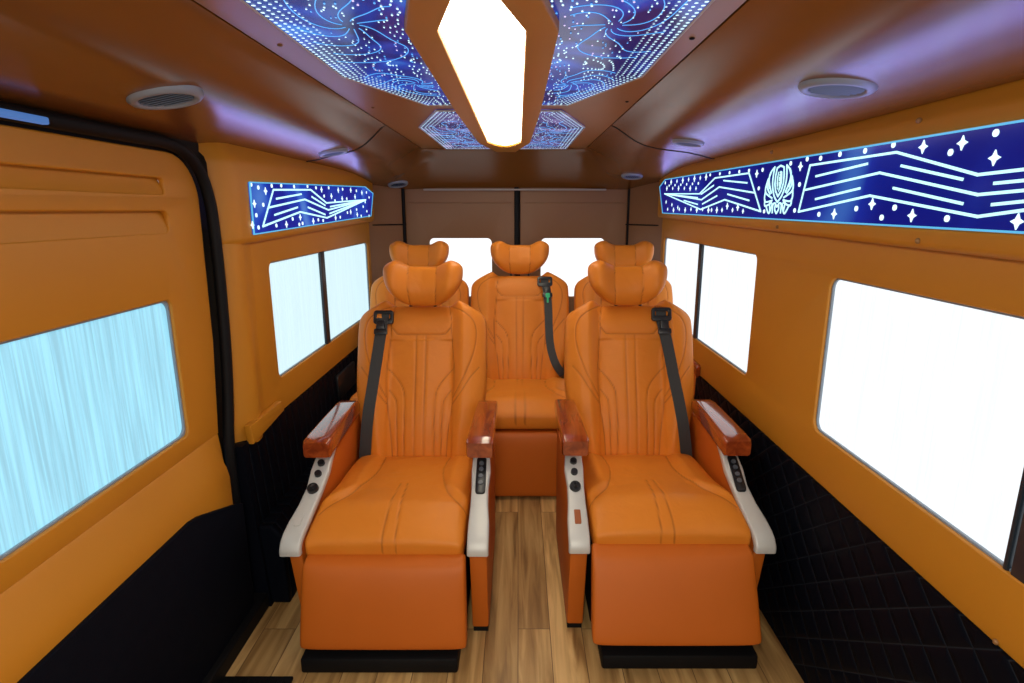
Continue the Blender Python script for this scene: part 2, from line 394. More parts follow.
right_box = planloft('trim_6', [[(x, y, z+.016*(y-.9)) for x, z in rb] for y in np.linspace(YB, 3.5, 12)], M_WALL)

bm = bmesh.new(); prism(bm, [(-.93, 0), (-.93, .30), (-.84, .30), (-.81, .26), (-.805, 0)], lambda a, b, c: (a, c, b), 1.77, 3.3, .01); structure(bm_obj('trim_20', bm, M_QV, None, False))
bm = bmesh.new(); box(bm, -1.0, -.868, -1.3, 1.80, 0, .055, .006); structure(bm_obj('trim_21', bm, M_BLACK, None, False))
# sliding door --------------------------------------------
door = empty('door_1', (XD, .4, 0)); structure(door)
def under(o, r):
    for v in o.data.vertices: v.co -= Vector(r.location)
    o.parent = r; return o
dw = rrect(.93, 1.562, .718, 1.112, .02); dw2 = rrect(-1.0, .86, .718, 1.112, .02)
outer = [(-1.2, .66), (1.715, .66), (1.75, .95), (1.765, 1.385)]
for k in range(1, 9):
    t = k/8*math.pi/2; outer.append((1.635+.13*math.cos(t), 1.375+.13*math.sin(t)))
outer += [(-1.2, 1.505)]
g1 = rrect(-.9, 1.60, 1.393, 1.434, .016); g2 = rrect(-.9, 1.60, 1.292, 1.348, .022)
under(plate('door_panel', outer, [dw, dw2, g1, g2], XZ(XD-.008), .016, M_WALL, None, .005), door)
for g in (g1, g2):
    ga = [p[0] for p in g]; gb = [p[1] for p in g]
    bm = bmesh.new()   # slanted back of the pressed groove
    prism(bm, [(XD-.002, min(gb)-.002), (XD-.019, max(gb)-.006), (XD-.019, max(gb)+.01), (XD-.03, max(gb)+.01), (XD-.03, min(gb)-.002)], lambda a, b, c: (a, c, b), min(ga)-.01, max(ga)+.004)
    under(bm_obj('groove', bm, M_WALL), door)
# bulging band under the window
vs = []; yy = list(np.linspace(-1.2, 1.66, 30))+[1.705, 1.712, 1.715]
prof = [(-.962, .672), (-.952, .664), (-.945, .652), (-.925, .61), (-.908, .57), (-.902, .54), (-.902, .30), (-.902, .05), (-.95, .04)]
for y in yy:
    k = 1-sst((y-1.66)/.055)*.8
    vs += [(-.955+(x+.955)*k, y, z) for x, z in prof]
n = len(prof); fs = [(i*n+k, i*n+k+1, (i+1)*n+k+1, (i+1)*n+k) for i in range(len(yy)-1) for k in range(n-1)]
under(mesh_obj('lower_trim', vs, fs, M_WALL, None, True, None, 60), door)
under(plate('kick_panel', [(-1.2, .04), (1.70, .04), (1.70, .425), (1.67, .44), (1.46, .515), (1.42, .522), (-1.2, .522)], [], XZ(-.897), .014, M_DOORB, None, .003), door)
w3 = window('window_5', XD, .93, 1.562, .718, 1.112, M_SHL); 
w3b = window('window_6', XD, -1.0, .86, .718, 1.112, M_SHL)
# black rubber seal, and a glowing bar standing in for the rail's blue reflection
bm = bmesh.new()
path = [(XD+.012, y, 1.527) for y in (-1.4, 0, 1.0, 1.45, 1.60)]+[(XD+.014, 1.69, 1.51), (XD+.016, 1.755, 1.462), (XD+.018, 1.785, 1.39), (XD+.02, 1.792, 1.30), (XD+.02, 1.79, 1.1), (XD+.018, 1.78, .9), (XD+.015, 1.765, .75), (XD+.013, 1.745, .62), (XD+.013, 1.74, .45), (XD+.013, 1.74, .02)]
tube(bm, smooth_path(path, 5), .017, 10)
seal = structure(bm_obj('trim_14', bm, M_BLACK, None, True, 80))
bm = bmesh.new(); box(bm, XD-.06, XD-.012, 1.71, 1.90, 0, 1.55); box(bm, XD-.06, XD-.01, -1.4, 1.9, 1.50, 1.60); structure(bm_obj('trim_15', bm, M_BLACK, None, False))
bm = bmesh.new(); box(bm, XD+.02, XD+.036, -.2, 1.19, 1.513, 1.527, .003); strip = bm_obj('rail_reflection', bm, emit('blue_reflection_glow', (.10, .28, .75), .5)); tag(strip, 'dim blue reflection on the rail above the sliding door, made as a glowing bar', 'painted reflection')

# rear doors ----------------------------------------------
YR = 3.80
FR = lambda a, b, c: (a, YR+.015+c, b)
for nm, x0, x1, w0, w1, wn in (('door_2', -.735, -.022, -.578, -.172, 'window_7'), ('door_3', .006, .712, .150, .566, 'window_8')):
    hole = rrect(w0, w1, .79, 1.174, .03)
    d = structure(plate(nm, [(x0+.008, .02), (x1, .02), (x1, 1.60), (x0+.008, 1.60)], [hole], FR, .03, M_REAR))
    bm = bmesh.new(); box(bm, x0+.03, x1-.02, YR-.004, YR+.006, 1.395, 1.401, .002); bm_obj('panel_ridge', bm, M_REAR, d)
    r = empty(wn, ((w0+w1)/2, YR, .79)); structure(r)
    bm = bmesh.new(); box(bm, w0-.03, w1+.03, YR+.032, YR+.036, .76, 1.22); under(bm_obj('shade', bm, M_SHB, None, False), r)
bm = bmesh.new(); box(bm, -1.0, .95, YR+.04, YR+.1, 0, 1.75); structure(bm_obj('wall_back', bm, M_BLACK, None, False))
bm = bmesh.new(); box(bm, -.024, .006, YR-.006, YR+.02, .02, 1.6, .006); structure(bm_obj('trim_16', bm, M_BLACK))
for nm, x in (('trim_17', -.735), ('trim_18', .712)):
    bm = bmesh.new(); tube(bm, [(x, YR-.012, .02), (x, YR-.012, 1.52)], .011, 8); structure(bm_obj(nm, bm, M_BLACK))
bm = bmesh.new(); box(bm, -.60, .56, YR-.035, YR-.015, 1.474, 1.484, .003); structure(bm_obj('trim_19', bm, plain('header_strip', (.45, .40, .36), .4)))
# front bulkhead behind the camera with open pass-through to the windscreen
structure(plate('wall_front', [(-1.0, 0), (.95, 0), (.95, 1.72), (-1.0, 1.72)], [rrect(-.80, .74, .75, 1.45, .08)], lambda a, b, c: (a, YB+c, b), .04, M_BLACK))

# ------------------------------------------------------------ soft pad builder
def seamdist(x, s, seams):
    d = np.full(x.shape, 9.0)
    for poly in seams:
        for (ax, as_), (bx, bs) in zip(poly[:-1], poly[1:]):
            vx, vy = bx-ax, bs-as_; l2 = vx*vx+vy*vy+1e-12
            t = np.clip(((x-ax)*vx+(s-as_)*vy)/l2, 0, 1)
            d = np.minimum(d, np.hypot(x-(ax+t*vx), s-(as_+t*vy)))
    return d
def sm(t): t = np.clip(t, 0, 1); return t*t*(3-2*t)
class Pad:
    def __init__(s, width, s0, s1, depth, relief=None, seams=(), p=5, q=6, gw=.0034, gd=.0030, centre=None):
        s.width, s.s0, s.s1, s.depth, s.relief, s.seams, s.p, s.q, s.gw, s.gd = width, s0, s1, depth, relief, seams, p, q, gw, gd
        s.centre = centre or (lambda t: 0*t)
    def ev(s, xi, ta):
        w = s.width(ta); x = w*xi+s.centre(ta); a = s.s0(x); b = s.s1(x); y = a+(b-a)*(ta+1)/2
        e = np.clip(1-np.abs(xi)**s.p, 0, 1)**(1/s.p); g = np.clip(1-np.abs(ta)**s.q, 0, 1)**(1/s.q)
        dd = s.depth*np.minimum(e, 1)*g/2; f = s.relief(x, y)*e*g if s.relief else 0*x
        ds = seamdist(x, y, s.seams) if len(s.seams) else 0*x+9
        return x, y, -dd-f+s.gd*np.exp(-(ds/s.gw)**2)*e*g, dd, np.exp(-(ds/(s.gw*.62))**2)*.55
    def front(s, x, y):    # front depth at a point (x, s)
        ta = 2*(y-s.s0(np.array(x)))/(s.s1(np.array(x))-s.s0(np.array(x)))-1; xi = (x-s.centre(np.array(ta)))/s.width(np.array(ta))
        return float(s.ev(np.array(float(xi)), np.array(float(ta)))[2])
    def build(s, name, xf, mat, parent, nx=150, ns=170):
        t = np.linspace(-1, 1, nx); xi = np.sign(t)*(1-(1-np.abs(t))**1.55); t2 = np.linspace(-1, 1, ns); ta = np.sign(t2)*(1-(1-np.abs(t2))**1.45)
        X, T = np.meshgrid(xi, ta); x, y, fr, bk, se = s.ev(X, T)
        idx = np.arange(nx*ns).reshape(ns, nx); V = [xf(a, b, c) for a, b, c in zip(x.ravel(), y.ravel(), fr.ravel())]
        A = list(se.ravel()); faces = []
        q = np.stack([idx[:-1, :-1], idx[:-1, 1:], idx[1:, 1:], idx[1:, :-1]], -1).reshape(-1, 4); faces += q.tolist()
        # coarse back shares the rim
        bidx = idx.copy(); k = nx*ns; inner = bidx[1:-1, 1:-1]; m = inner.size; bidx[1:-1, 1:-1] = np.arange(k, k+m).reshape(inner.shape)
        V += [xf(a, b, c) for a, b, c in zip(x[1:-1, 1:-1].ravel(), y[1:-1, 1:-1].ravel(), bk[1:-1, 1:-1].ravel())]; A += [0]*m
        q = np.stack([bidx[:-1, :-1], bidx[1:, :-1], bidx[1:, 1:], bidx[:-1, 1:]], -1).reshape(-1, 4); faces += q.tolist()
        return mesh_obj(name, V, faces, mat, parent, True, A)
def sp(pts, n=8): return [(p.x, p.y) for p in smooth_path([(a, b, 0) for a, b in pts], n)]
def mir(p): return [(-a, b) for a, b in p]

# backrest: x across, s up the leather
BL = .66
bk_seams = []
neck = [(-.108, .65), (-.124, .575), (-.120, .552), (-.098, .526), (-.08, .523), (.08, .523), (.098, .526), (.120, .552), (.124, .575), (.108, .65)]
bk_seams.append(neck)
side = sp([(.121, .55), (.130, .44), (.136, .36), (.130, .25), (.112, .12), (.105, 0)])
curl = sp([(.132, .385), (.095, .345), (.068, .30), (.060, .24), (.060, .10), (.060, 0)])
curl2 = sp([(.126, .30), (.102, .268), (.092, .235), (.088, .12), (.086, 0)])
outerS = sp([(.112, .645), (.165, .618), (.208, .583), (.224, .53), (.214, .45), (.180, .36), (.133, .27)])
lowS = sp([(.236, .39), (.20, .345), (.165, .29), (.132, .245)])
for q in (side, curl, curl2, outerS, lowS): bk_seams += [q, mir(q)]
bk_seams += [[(-.021, .522), (-.018, 0)], [(.021, .522), (.018, 0)]]
def bk_w(t): return .264*(1-.17*sm((-t-.0)/1.0))*(1-.02*sm((np.abs(t-.45)-.2)/.5))*np.where(t > .90, 1-.10*(1-np.sqrt(np.clip(1-((t-.90)/.10)**2, 0, 1))), 1)
def bk_top(x): return .668-.064*np.clip((np.abs(x)-.150)/.115, 0, 1)-.022*sm((.150-np.abs(x))/.04)
def bk_relief(x, s):
    a = np.abs(x); bol = .036*sm((a-.115+.02*np.clip((.2-s)/.2, 0, 1))/.06)-.012*sm((a-.20)/.06)
    r = bol+.010*np.exp(-((s-.57)/.05)**2)*(a < .125)
    r = r+.006*np.cos(np.clip(a/.13, 0, 1)*math.pi)*(a < .13)*(s < .5)
    return r+.016*np.exp(-((s-.17)/.13)**2)
BACK = Pad(bk_w, lambda x: 0*x, bk_top, .12, bk_relief, bk_seams, p=4.5, q=7)
REC = math.radians(19.5); bU = (math.sin(REC), math.cos(REC)); bN = (math.cos(REC), -math.sin(REC))
def bk_xf(by, bz): return lambda x, s, d: (x, by+s*bU[0]+d*bN[0], bz+s*bU[1]+d*bN[1])
# headrest
def hr_w(t):
    a = np.where(t > .42, (t-.42)/.58, (.42-t)/1.42); m = np.where(t > .42, 2.6, 2.25)
    return .158*np.clip(1-a**m, .0002, 1)**(1/m)
def hr_bot(x): return 0+.010*sm((np.abs(x)-.05)/.10)
def hr_top(x): return .160+.034*sm((np.abs(x)-.045)/.075)
hs = sp([(.054, .2), (.056, .10), (.050, 0)], 6)
HEAD = Pad(hr_w, hr_bot, hr_top, .10, lambda x, s: .050*sm((np.abs(x)-.045)/.09)-.008*np.exp(-(x/.05)**2)+.012*np.exp(-((s-.07)/.05)**2), [hs, mir(hs)], p=3, q=3.2, gw=.0028, gd=.004)
# cushion: s from front edge to hinge
cu_s = [sp([(.020, .0), (.016, .14), (.012, .27)], 6), sp([(-.020, .0), (-.016, .14), (-.012, .27)], 6)]
cs1 = sp([(.240, .095), (.19, .155), (.152, .22), (.127, .33), (.118, .42), (.128, .56)])
cs2 = sp([(.085, .56), (.062, .46), (.03, .40)]); cs3 = sp([(.12, .56), (.098, .42), (.125, .27), (.20, .12)])
for q in (cs1,): cu_s += [q, mir(q)]
def cu_relief(x, s):
    a = np.abs(x); r = .020*sm((a-.118-.12*sm((.26-s)/.18))/.05)*sm((s-.04)/.12)
    r = r-.007*np.exp(-(x/.028)**2)*sm((.30-s)/.1)*0+.010*np.exp(-((s-.12)/.12)**2)
    return r+.004*np.cos(np.clip(a/.2, 0, 1)*math.pi)
def cushion_pad(flare, seams=cu_s):     # flare > 0 widens the front toward +x
    return Pad(lambda t: (.236+.008*sm(-t))*np.where(np.abs(t) > .9, 1-.07*(1-np.sqrt(np.clip(1-((np.abs(t)-.9)/.1)**2, 0, 1))), 1), lambda x: 0*x, lambda x: .60+0*x, .125, cu_relief, seams, p=6, q=3.6, centre=lambda t: flare*.018*sm(-t))
REST = Pad(lambda t: (.246+.003*(-t))*np.where(np.abs(t) > .88, 1-.045*(1-np.sqrt(np.clip(1-((np.abs(t)-.88)/.12)**2, 0, 1))), 1), lambda x: 0*x, lambda x: .255+0*x, .075, lambda x, s: .010*np.exp(-((s-.15)/.11)**2)*np.clip(1-(x/.3)**2, 0, 1), [], p=9, q=5)

def strip_mesh(name, pts, nrms, w, th, mat, parent):
    # webbing: ribbon with thickness; pts centre line, w width along x-ish
    v = []; f = []; n = len(pts)
    for i, p in enumerate(pts):
        p = Vector(p); t = (Vector(pts[min(i+1, n-1)])-Vector(pts[max(i-1, 0)])).normalized(); nr = Vector(nrms[i]).normalized()
        s = t.cross(nr).normalized()
        v += [p-s*w/2, p+s*w/2, p+s*w/2+nr*th, p-s*w/2+nr*th]
    for i in range(n-1):
        for k in range(4): f.append((i*4+k, i*4+(k+1) % 4, (i+1)*4+(k+1) % 4, (i+1)*4+k))
    f += [(0, 1, 2, 3), tuple((n-1)*4+k for k in (3, 2, 1, 0))]
    return mesh_obj(name, v, f, mat, parent, True, None, 40)

def belt(root, xf, line, bz, w=.045, green=None):
    # line: (x, s) points down the backrest; bz: (x, s) of the guide bezel
    P = []; Nn = []
    nf = (0, -bN[0], -bN[1])
    L2 = sp(line, 8)
    for x, s in L2:
        dmin = min(BACK.front(min(max(x+dx, -.235), .235), min(max(s, .03), .6)) for dx in (-.02, 0, .02)); P.append(xf(x, s, dmin-.004)); Nn.append(nf)
    strip_mesh('seat_belt', P, Nn, w, .003, M_WEB, root)
    x, s = bz; d = min(BACK.front(x+dx, s+ds) for dx in (-.035, 0, .035) for ds in (-.03, 0, .03))
    fr = lambda a, b, c: xf(x+a, s+b, d+.004+c)
    g = plate('belt_guide', rrect(-.040, .040, -.028, .028, .012, 4), [rrect(-.027, .027, -.006, .014, .005, 3)], fr, .018, M_BPL, root, .003)
    bm = bmesh.new(); prism(bm, rrect(-.020, .020, -.008, .016, .003, 3), fr, .002, .006); bm_obj('guide_slot', bm, M_WEB, g)
    i = 8; x, s = L2[i]; d = min(BACK.front(x+dx, s) for dx in (-.02, 0, .02)); fr2 = lambda a, b, c: xf(x+a, s+b, d-.006+c)
    bm = bmesh.new(); prism(bm, rrect(-.026, .026, -.012, .012, .006, 4), fr2, -.010, .004, .002, 2); prism(bm, rrect(-.016, .016, .010, .045, .005, 3), fr2, -.010, .002, .002, 2)
    st = bm_obj('belt_stop', bm, M_BPL, root)
    if green:
        bm = bmesh.new(); prism(bm, rrect(-.010, .012, -.016, .010, .004, 3), fr2, -.013, -.009, .001, 1); prism(bm, rrect(-.004, .006, -.045, -.016, .002, 3), fr2, -.013, -.009); bm_obj('green_tag', bm, M_GREEN, root)['label'] = 'small green tag on the belt'

def quad_sweep(name, stations, mat, parent, bev=.006):
    # stations: (y, ztop, x0, x1, thick, dir(ny,nz))
    v = []; f = []; K = None
    for (y, z, x0, x1, th, ny, nz) in stations:
        r = min(bev, (x1-x0)/2.2, th/2.2); ring = []
        for (cx, ct, sgn) in ((x1-r, -r, 0), (x0+r, -r, 1), (x0+r, -(th-r), 2), (x1-r, -(th-r), 3)):
            for k in range(4):
                t = (sgn+k/3)*math.pi/2; ring.append((cx+r*math.cos(t), ct+r*math.sin(t)))
        K = len(ring); v += [(a, y+b*ny, z+b*nz) for a, b in ring]
    n = len(stations)
    for i in range(n-1):
        for k in range(K): f.append((i*K+k, i*K+(k+1) % K, (i+1)*K+(k+1) % K, (i+1)*K+k))
    f += [tuple(range(K)), tuple(range((n-1)*K, n*K))[::-1]]
    return mesh_obj(name, v, f, mat, parent, True, None, 40)

TRP = [(.315, .572), (.26, .545), (.21, .512), (.16, .475), (.11, .441), (.06, .412), (.025, .394), (.003, .380), (-.010, .362), (-.014, .350), (-.013, .338)]
def trim_at(y):
    pts = sorted(TRP[:8]); return float(np.interp(y, [p[0] for p in pts], [p[1] for p in pts]))
def knob(bm, c, r, h, tilt, n=20):
    # short round button on the sloping trim
    m = Matrix.Translation(c) @ Matrix.Rotation(tilt, 4, 'X')
    r0 = bmesh.ops.create_cone(bm, cap_ends=True, segments=n, radius1=r, radius2=r*.88, depth=h, matrix=m)
def captain_seat(cx, cy, outer, label, belt_line, bezel, rest_tilt, rest_dx, plinth_dx, cz, rz, hdx):
    root = empty('captain_seat', (cx, cy, 0)); tag(root, label, 'seat', 'front row captain seats')
    xf = bk_xf(.615, .345)
    BACK.build('backrest', xf, M_LEA, root)
    hx = lambda x, s, d: (x+hdx, .755+s*.10+d, .972+s*.995-d*.05)
    HEAD.build('headrest', hx, M_LEA, root, 90, 60)
    for px in (-.05, .05): bm = bmesh.new(); tube(bm, [(px, .80, .93), (px, .79, 1.02)], .007); bm_obj('headrest_post', bm, M_BPL, root)
    cx_ = lambda x, s, d: (x, .012+s*.998-d*-.06, .352+cz*sst(1-s/.4)+.030*sst(s/.15)-s*.055-d)
    cushion_pad(outer).build('seat_cushion', cx_, M_LEA, root)
    # leg rest hangs from the cushion edge and kicks forward
    a = rest_tilt; fx = lambda x, s, d: (x+rest_dx, -.02-(.255-s)*math.sin(a)+d*math.cos(a)+.02, rz-(.255-s)*math.cos(a)+d*math.sin(a))
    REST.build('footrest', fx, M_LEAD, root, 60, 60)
    bm = bmesh.new(); box(bm, -.235+plinth_dx, .235+plinth_dx, -.095, .58, .0, .05, .008); box(bm, -.225, .225, .04, .60, .05, .30, .01); bm_obj('base', bm, M_BLACK, root)
    for sx in (-1, 1):
        fl = .029 if sx == outer else .0
        xi, xo = (.233, .296) if sx == outer else (.238, .303)
        def X(t, e): return sx*(e+fl*t)
        st = []
        for i, (y, z) in enumerate(TRP):
            t = sst(1-(y-.0)/.22); dy, dz = (TRP[min(i+1, len(TRP)-1)][0]-TRP[max(i-1, 0)][0], TRP[min(i+1, len(TRP)-1)][1]-TRP[max(i-1, 0)][1])
            l = math.hypot(dy, dz); ny, nz = dz/l, -dy/l
            if nz < 0 or (nz == 0 and ny > 0): ny, nz = -ny, -nz
            if i >= len(TRP)-2: ny, nz = -1, .05
            nar = .012*math.exp(-((y-.14)/.05)**2) + .018*sst((y-.22)/.08)
            xa, xb = sorted((X(t, xi+.3*nar), X(t, xo-nar*.7))); st.append((y, z, xa, xb, .026, ny, nz))
        tr = quad_sweep('side_trim', st, M_GREY, root, .007)
        # leather-covered side panel below trim and armrest
        poly = [(.075, .025), (.012, .335), (.03, .372), (.11, .418), (.21, .487), (.29, .535), (.30, .556), (.64, .556), (.67, .42), (.62, .025)]
        xa, xb = sorted((sx*.243, sx*(.283 if sx == outer else .297))); bm = bmesh.new()
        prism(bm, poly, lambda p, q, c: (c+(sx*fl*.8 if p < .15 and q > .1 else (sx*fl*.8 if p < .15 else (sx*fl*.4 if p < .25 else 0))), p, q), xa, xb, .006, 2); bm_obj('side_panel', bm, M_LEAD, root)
        bm = bmesh.new(); xa, xb = sorted((sx*.246, sx*.294)); box(bm, xa, xb, .085, .61, 0, .026); bm_obj('skid', bm, M_BLACK, root)
        # lacquered wood cap
        pts = [(.205, .600, .058), (.198, .612, .05), (.21, .619, .062), (.24, .622, .062), (.40, .625, .062), (.56, .626, .060), (.60, .622, .055), (.615, .612, .04)]
        st = []
        for (y, z, th) in pts[1:]:
            w = .0 if y > .2 else .004
            wd = .090-.012*sst((y-.2)/.42); xa, xb = sorted((sx*(.312-w), sx*(.312-wd+w))); st.append((y, z, xa, xb, th, 0, 1))
        quad_sweep('armrest', st, M_WOOD, root, .010)
        sl = math.atan2(.475-.412, .10)
        xm = sx*(xi+xo)/2
        if sx < 0:   # push buttons, knob and slot on the photo-left trim
            for y, r in ((.230, .0125), (.197, .0125), (.155, .0195)):
                bm = bmesh.new(); f_ = fl*sst(1-y/.22)
                knob(bm, (xm-f_, y, trim_at(y)+.004), r, .012, sl)
                if r > .015: box(bm, xm-f_-.005, xm-f_+.005, y-.014, y+.014, trim_at(y)+.006, trim_at(y)+.016, .002)
                k = bm_obj('knob' if r > .015 else 'button', bm, M_BPL, tr)
            y0, y1 = .045, .085; f_ = fl*sst(1-.065/.22)
            bm = bmesh.new()
            prism(bm, rrect(-.010, .010, -.024, .024, .003, 3), lambda p, q, c: (xm-f_+p, .066+q*math.cos(sl*.85), trim_at(.066)+q*math.sin(sl*.85)+c), -.002, .0035); k = bm_obj('label_plate', bm, plain('wood_inlay', (.35, .10, .03), .3) if outer > 0 else M_GREY, tr)
        else:
            bm = bmesh.new(); f_ = fl*sst(1-.18/.22)
            prism(bm, rrect(-.0165, .0165, -.066, .066, .010, 4), lambda p, q, c: (xm+f_+p, .195+q*math.cos(sl), trim_at(.195)+q*math.sin(sl)+c), -.004, .005, .002, 2); cp = bm_obj('control_panel', bm, M_BPL, tr)
            bm = bmesh.new()
            for q0 in (-.032, -.008, .018, .04):
                knob(bm, (xm+f_, .195+q0*math.cos(sl), trim_at(.195)+q0*math.sin(sl)+.006), .0085, .006, sl, 14)
            bm_obj('button', bm, plain('grey_button', (.10, .11, .13), .35), cp)
    belt(root, xf, belt_line, bezel)
    return root
captain_seat(-.392, 1.55, -1, 'orange leather captain seat on the left with belt across its left bolster', [(-.150, .585), (-.156, .53), (-.172, .40), (-.190, .24), (-.204, .08), (-.212, .01)], (-.149, .59), math.radians(14), -.010, -.022, -.012, .326, .012)
captain_seat(.457, 1.565, 1, 'orange leather captain seat beside the right wall with belt on its right side', [(.125, .590), (.134, .53), (.155, .40), (.180, .24), (.202, .08), (.212, .01)], (.125, .60), math.radians(23), .010, .03, .010, .350, -.016)

def rear_seat(cx, cy, label, bl=None, arms=()):
    root = empty('rear_seat', (cx, cy, 0)); tag(root, label, 'seat', 'rear row seats'); k = 1.03
    x0 = bk_xf(.60, .40); xf = lambda x, s, d: ((lambda q: (q[0]*k, q[1], q[2]))(x0(x, s*.96, d)))
    if proto: 
        for nm, me in proto:
            o = bpy.data.objects.new(nm, me); C.objects.link(o); o.parent = root
    else:
        hx = lambda x, s, d: (x*1.03, .785+s*.10+d, 1.004+s-d*.05); cx_ = lambda x, s, d: (x*1.10, .085+s*.84+d*.06, .395+.02*sst(s/.15)-d)
        made = [BACK.build('backrest', xf, M_LEA, root, 110, 120), HEAD.build('headrest', hx, M_LEA, root, 80, 50), cushion_pad(0, [[(.02, 0), (.013, .6)], [(-.02, 0), (-.013, .6)], cs1, mir(cs1)]).build('seat_cushion', cx_, M_LEA, root, 90, 90)]
        fx = lambda x, s, d: (x*1.05, .12+d, .015+s*1.29); made.append(REST.build('front_panel', fx, M_LEAD, root, 50, 50))
        bm = bmesh.new(); box(bm, -.24, .24, .16, .62, 0, .37, .01); made.append(bm_obj('base', bm, M_BLACK, root))
        for px in (-.05, .05): bm = bmesh.new(); tube(bm, [(px, .83, .96), (px, .82, 1.05)], .007); made.append(bm_obj('headrest_post', bm, M_BPL, root))
        proto.extend((o.name.split('.')[0], o.data) for o in made)
    for sx in arms:
        st = [(.19, .63, 0, 0, .05, 0, 1), (.2, .64, 0, 0, .055, 0, 1), (.56, .645, 0, 0, .055, 0, 1)]
        xa, xb = sorted((sx*.255, sx*.305)); st = [(a, b, xa, xb, t, n1, n2) for a, b, _, _, t, n1, n2 in st]
        quad_sweep('armrest', st, M_WOOD, root, .01)
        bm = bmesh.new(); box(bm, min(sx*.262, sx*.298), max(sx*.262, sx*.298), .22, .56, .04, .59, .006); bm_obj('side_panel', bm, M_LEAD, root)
    if bl: belt(root, xf, bl[0], bl[1], .042, True)
proto = []
rear_seat(-.545, 2.42, 'orange rear seat half hidden behind the left captain seat', None, ())
rear_seat(.010, 2.42, 'orange middle rear seat at the end of the aisle with black belt', ([(.135, .585), (.145, .52), (.150, .42), (.152, .32), (.160, .22), (.185, .13), (.225, .07)], (.132, .60)))
rear_seat(.585, 2.42, 'orange rear seat half hidden behind the right captain seat', None, (1,))

def seg_bar(bm, a, b, w, frame, c0, c1):
    a = Vector(a); b = Vector(b); d = (b-a); l = d.length
    if l < 1e-6: return
    d /= l; n = Vector((-d.y, d.x))*w/2; a = a-d*w*.3; b = b+d*w*.3
    prism(bm, [tuple(a-n), tuple(b-n), tuple(b+n), tuple(a+n)], frame, c0, c1)

# ------------------------------------------------------------ ceiling light and LED ceiling panels
CC = -.068
def mx(poly): return [(2*CC-x, y) for x, y in poly][::-1]
ZC = 1.70
lamp = empty('ceiling_light', (CC, 2.1, ZC)); tag(lamp, 'long bright white hexagonal ceiling light framed in orange vinyl', 'ceiling light')
DN = lambda a, b, c: (a-CC, b-2.1, -c)
hexo = [(CC-.082, 1.18), (CC-.016, .93), (CC+.016, .93), (CC+.082, 1.18), (CC+.082, 3.0), (CC+.045, 3.14), (CC+.016, 3.20), (CC-.016, 3.20), (CC-.045, 3.14), (CC-.082, 3.0)]
fro = [(CC-.145, 1.18), (CC-.10, .98), (CC-.08, .80), (CC+.08, .80), (CC+.10, .98), (CC+.145, 1.18), (CC+.145, 2.1), (CC+.128, 3.0), (CC+.055, 3.46), (CC-.055, 3.46), (CC-.128, 3.0), (CC-.145, 2.1)]
plate('light_frame', fro, [hexo], lambda a, b, c: DN(a, b, c+.012), .024, M_WALL, lamp, .004)
bm = bmesh.new(); prism(bm, [(CC+(x-CC)*1.04, y) for x, y in hexo], lambda a, b, c: DN(a, b, c), .004, .012); bm_obj('diffuser', bm, M_LAMP, lamp, False)

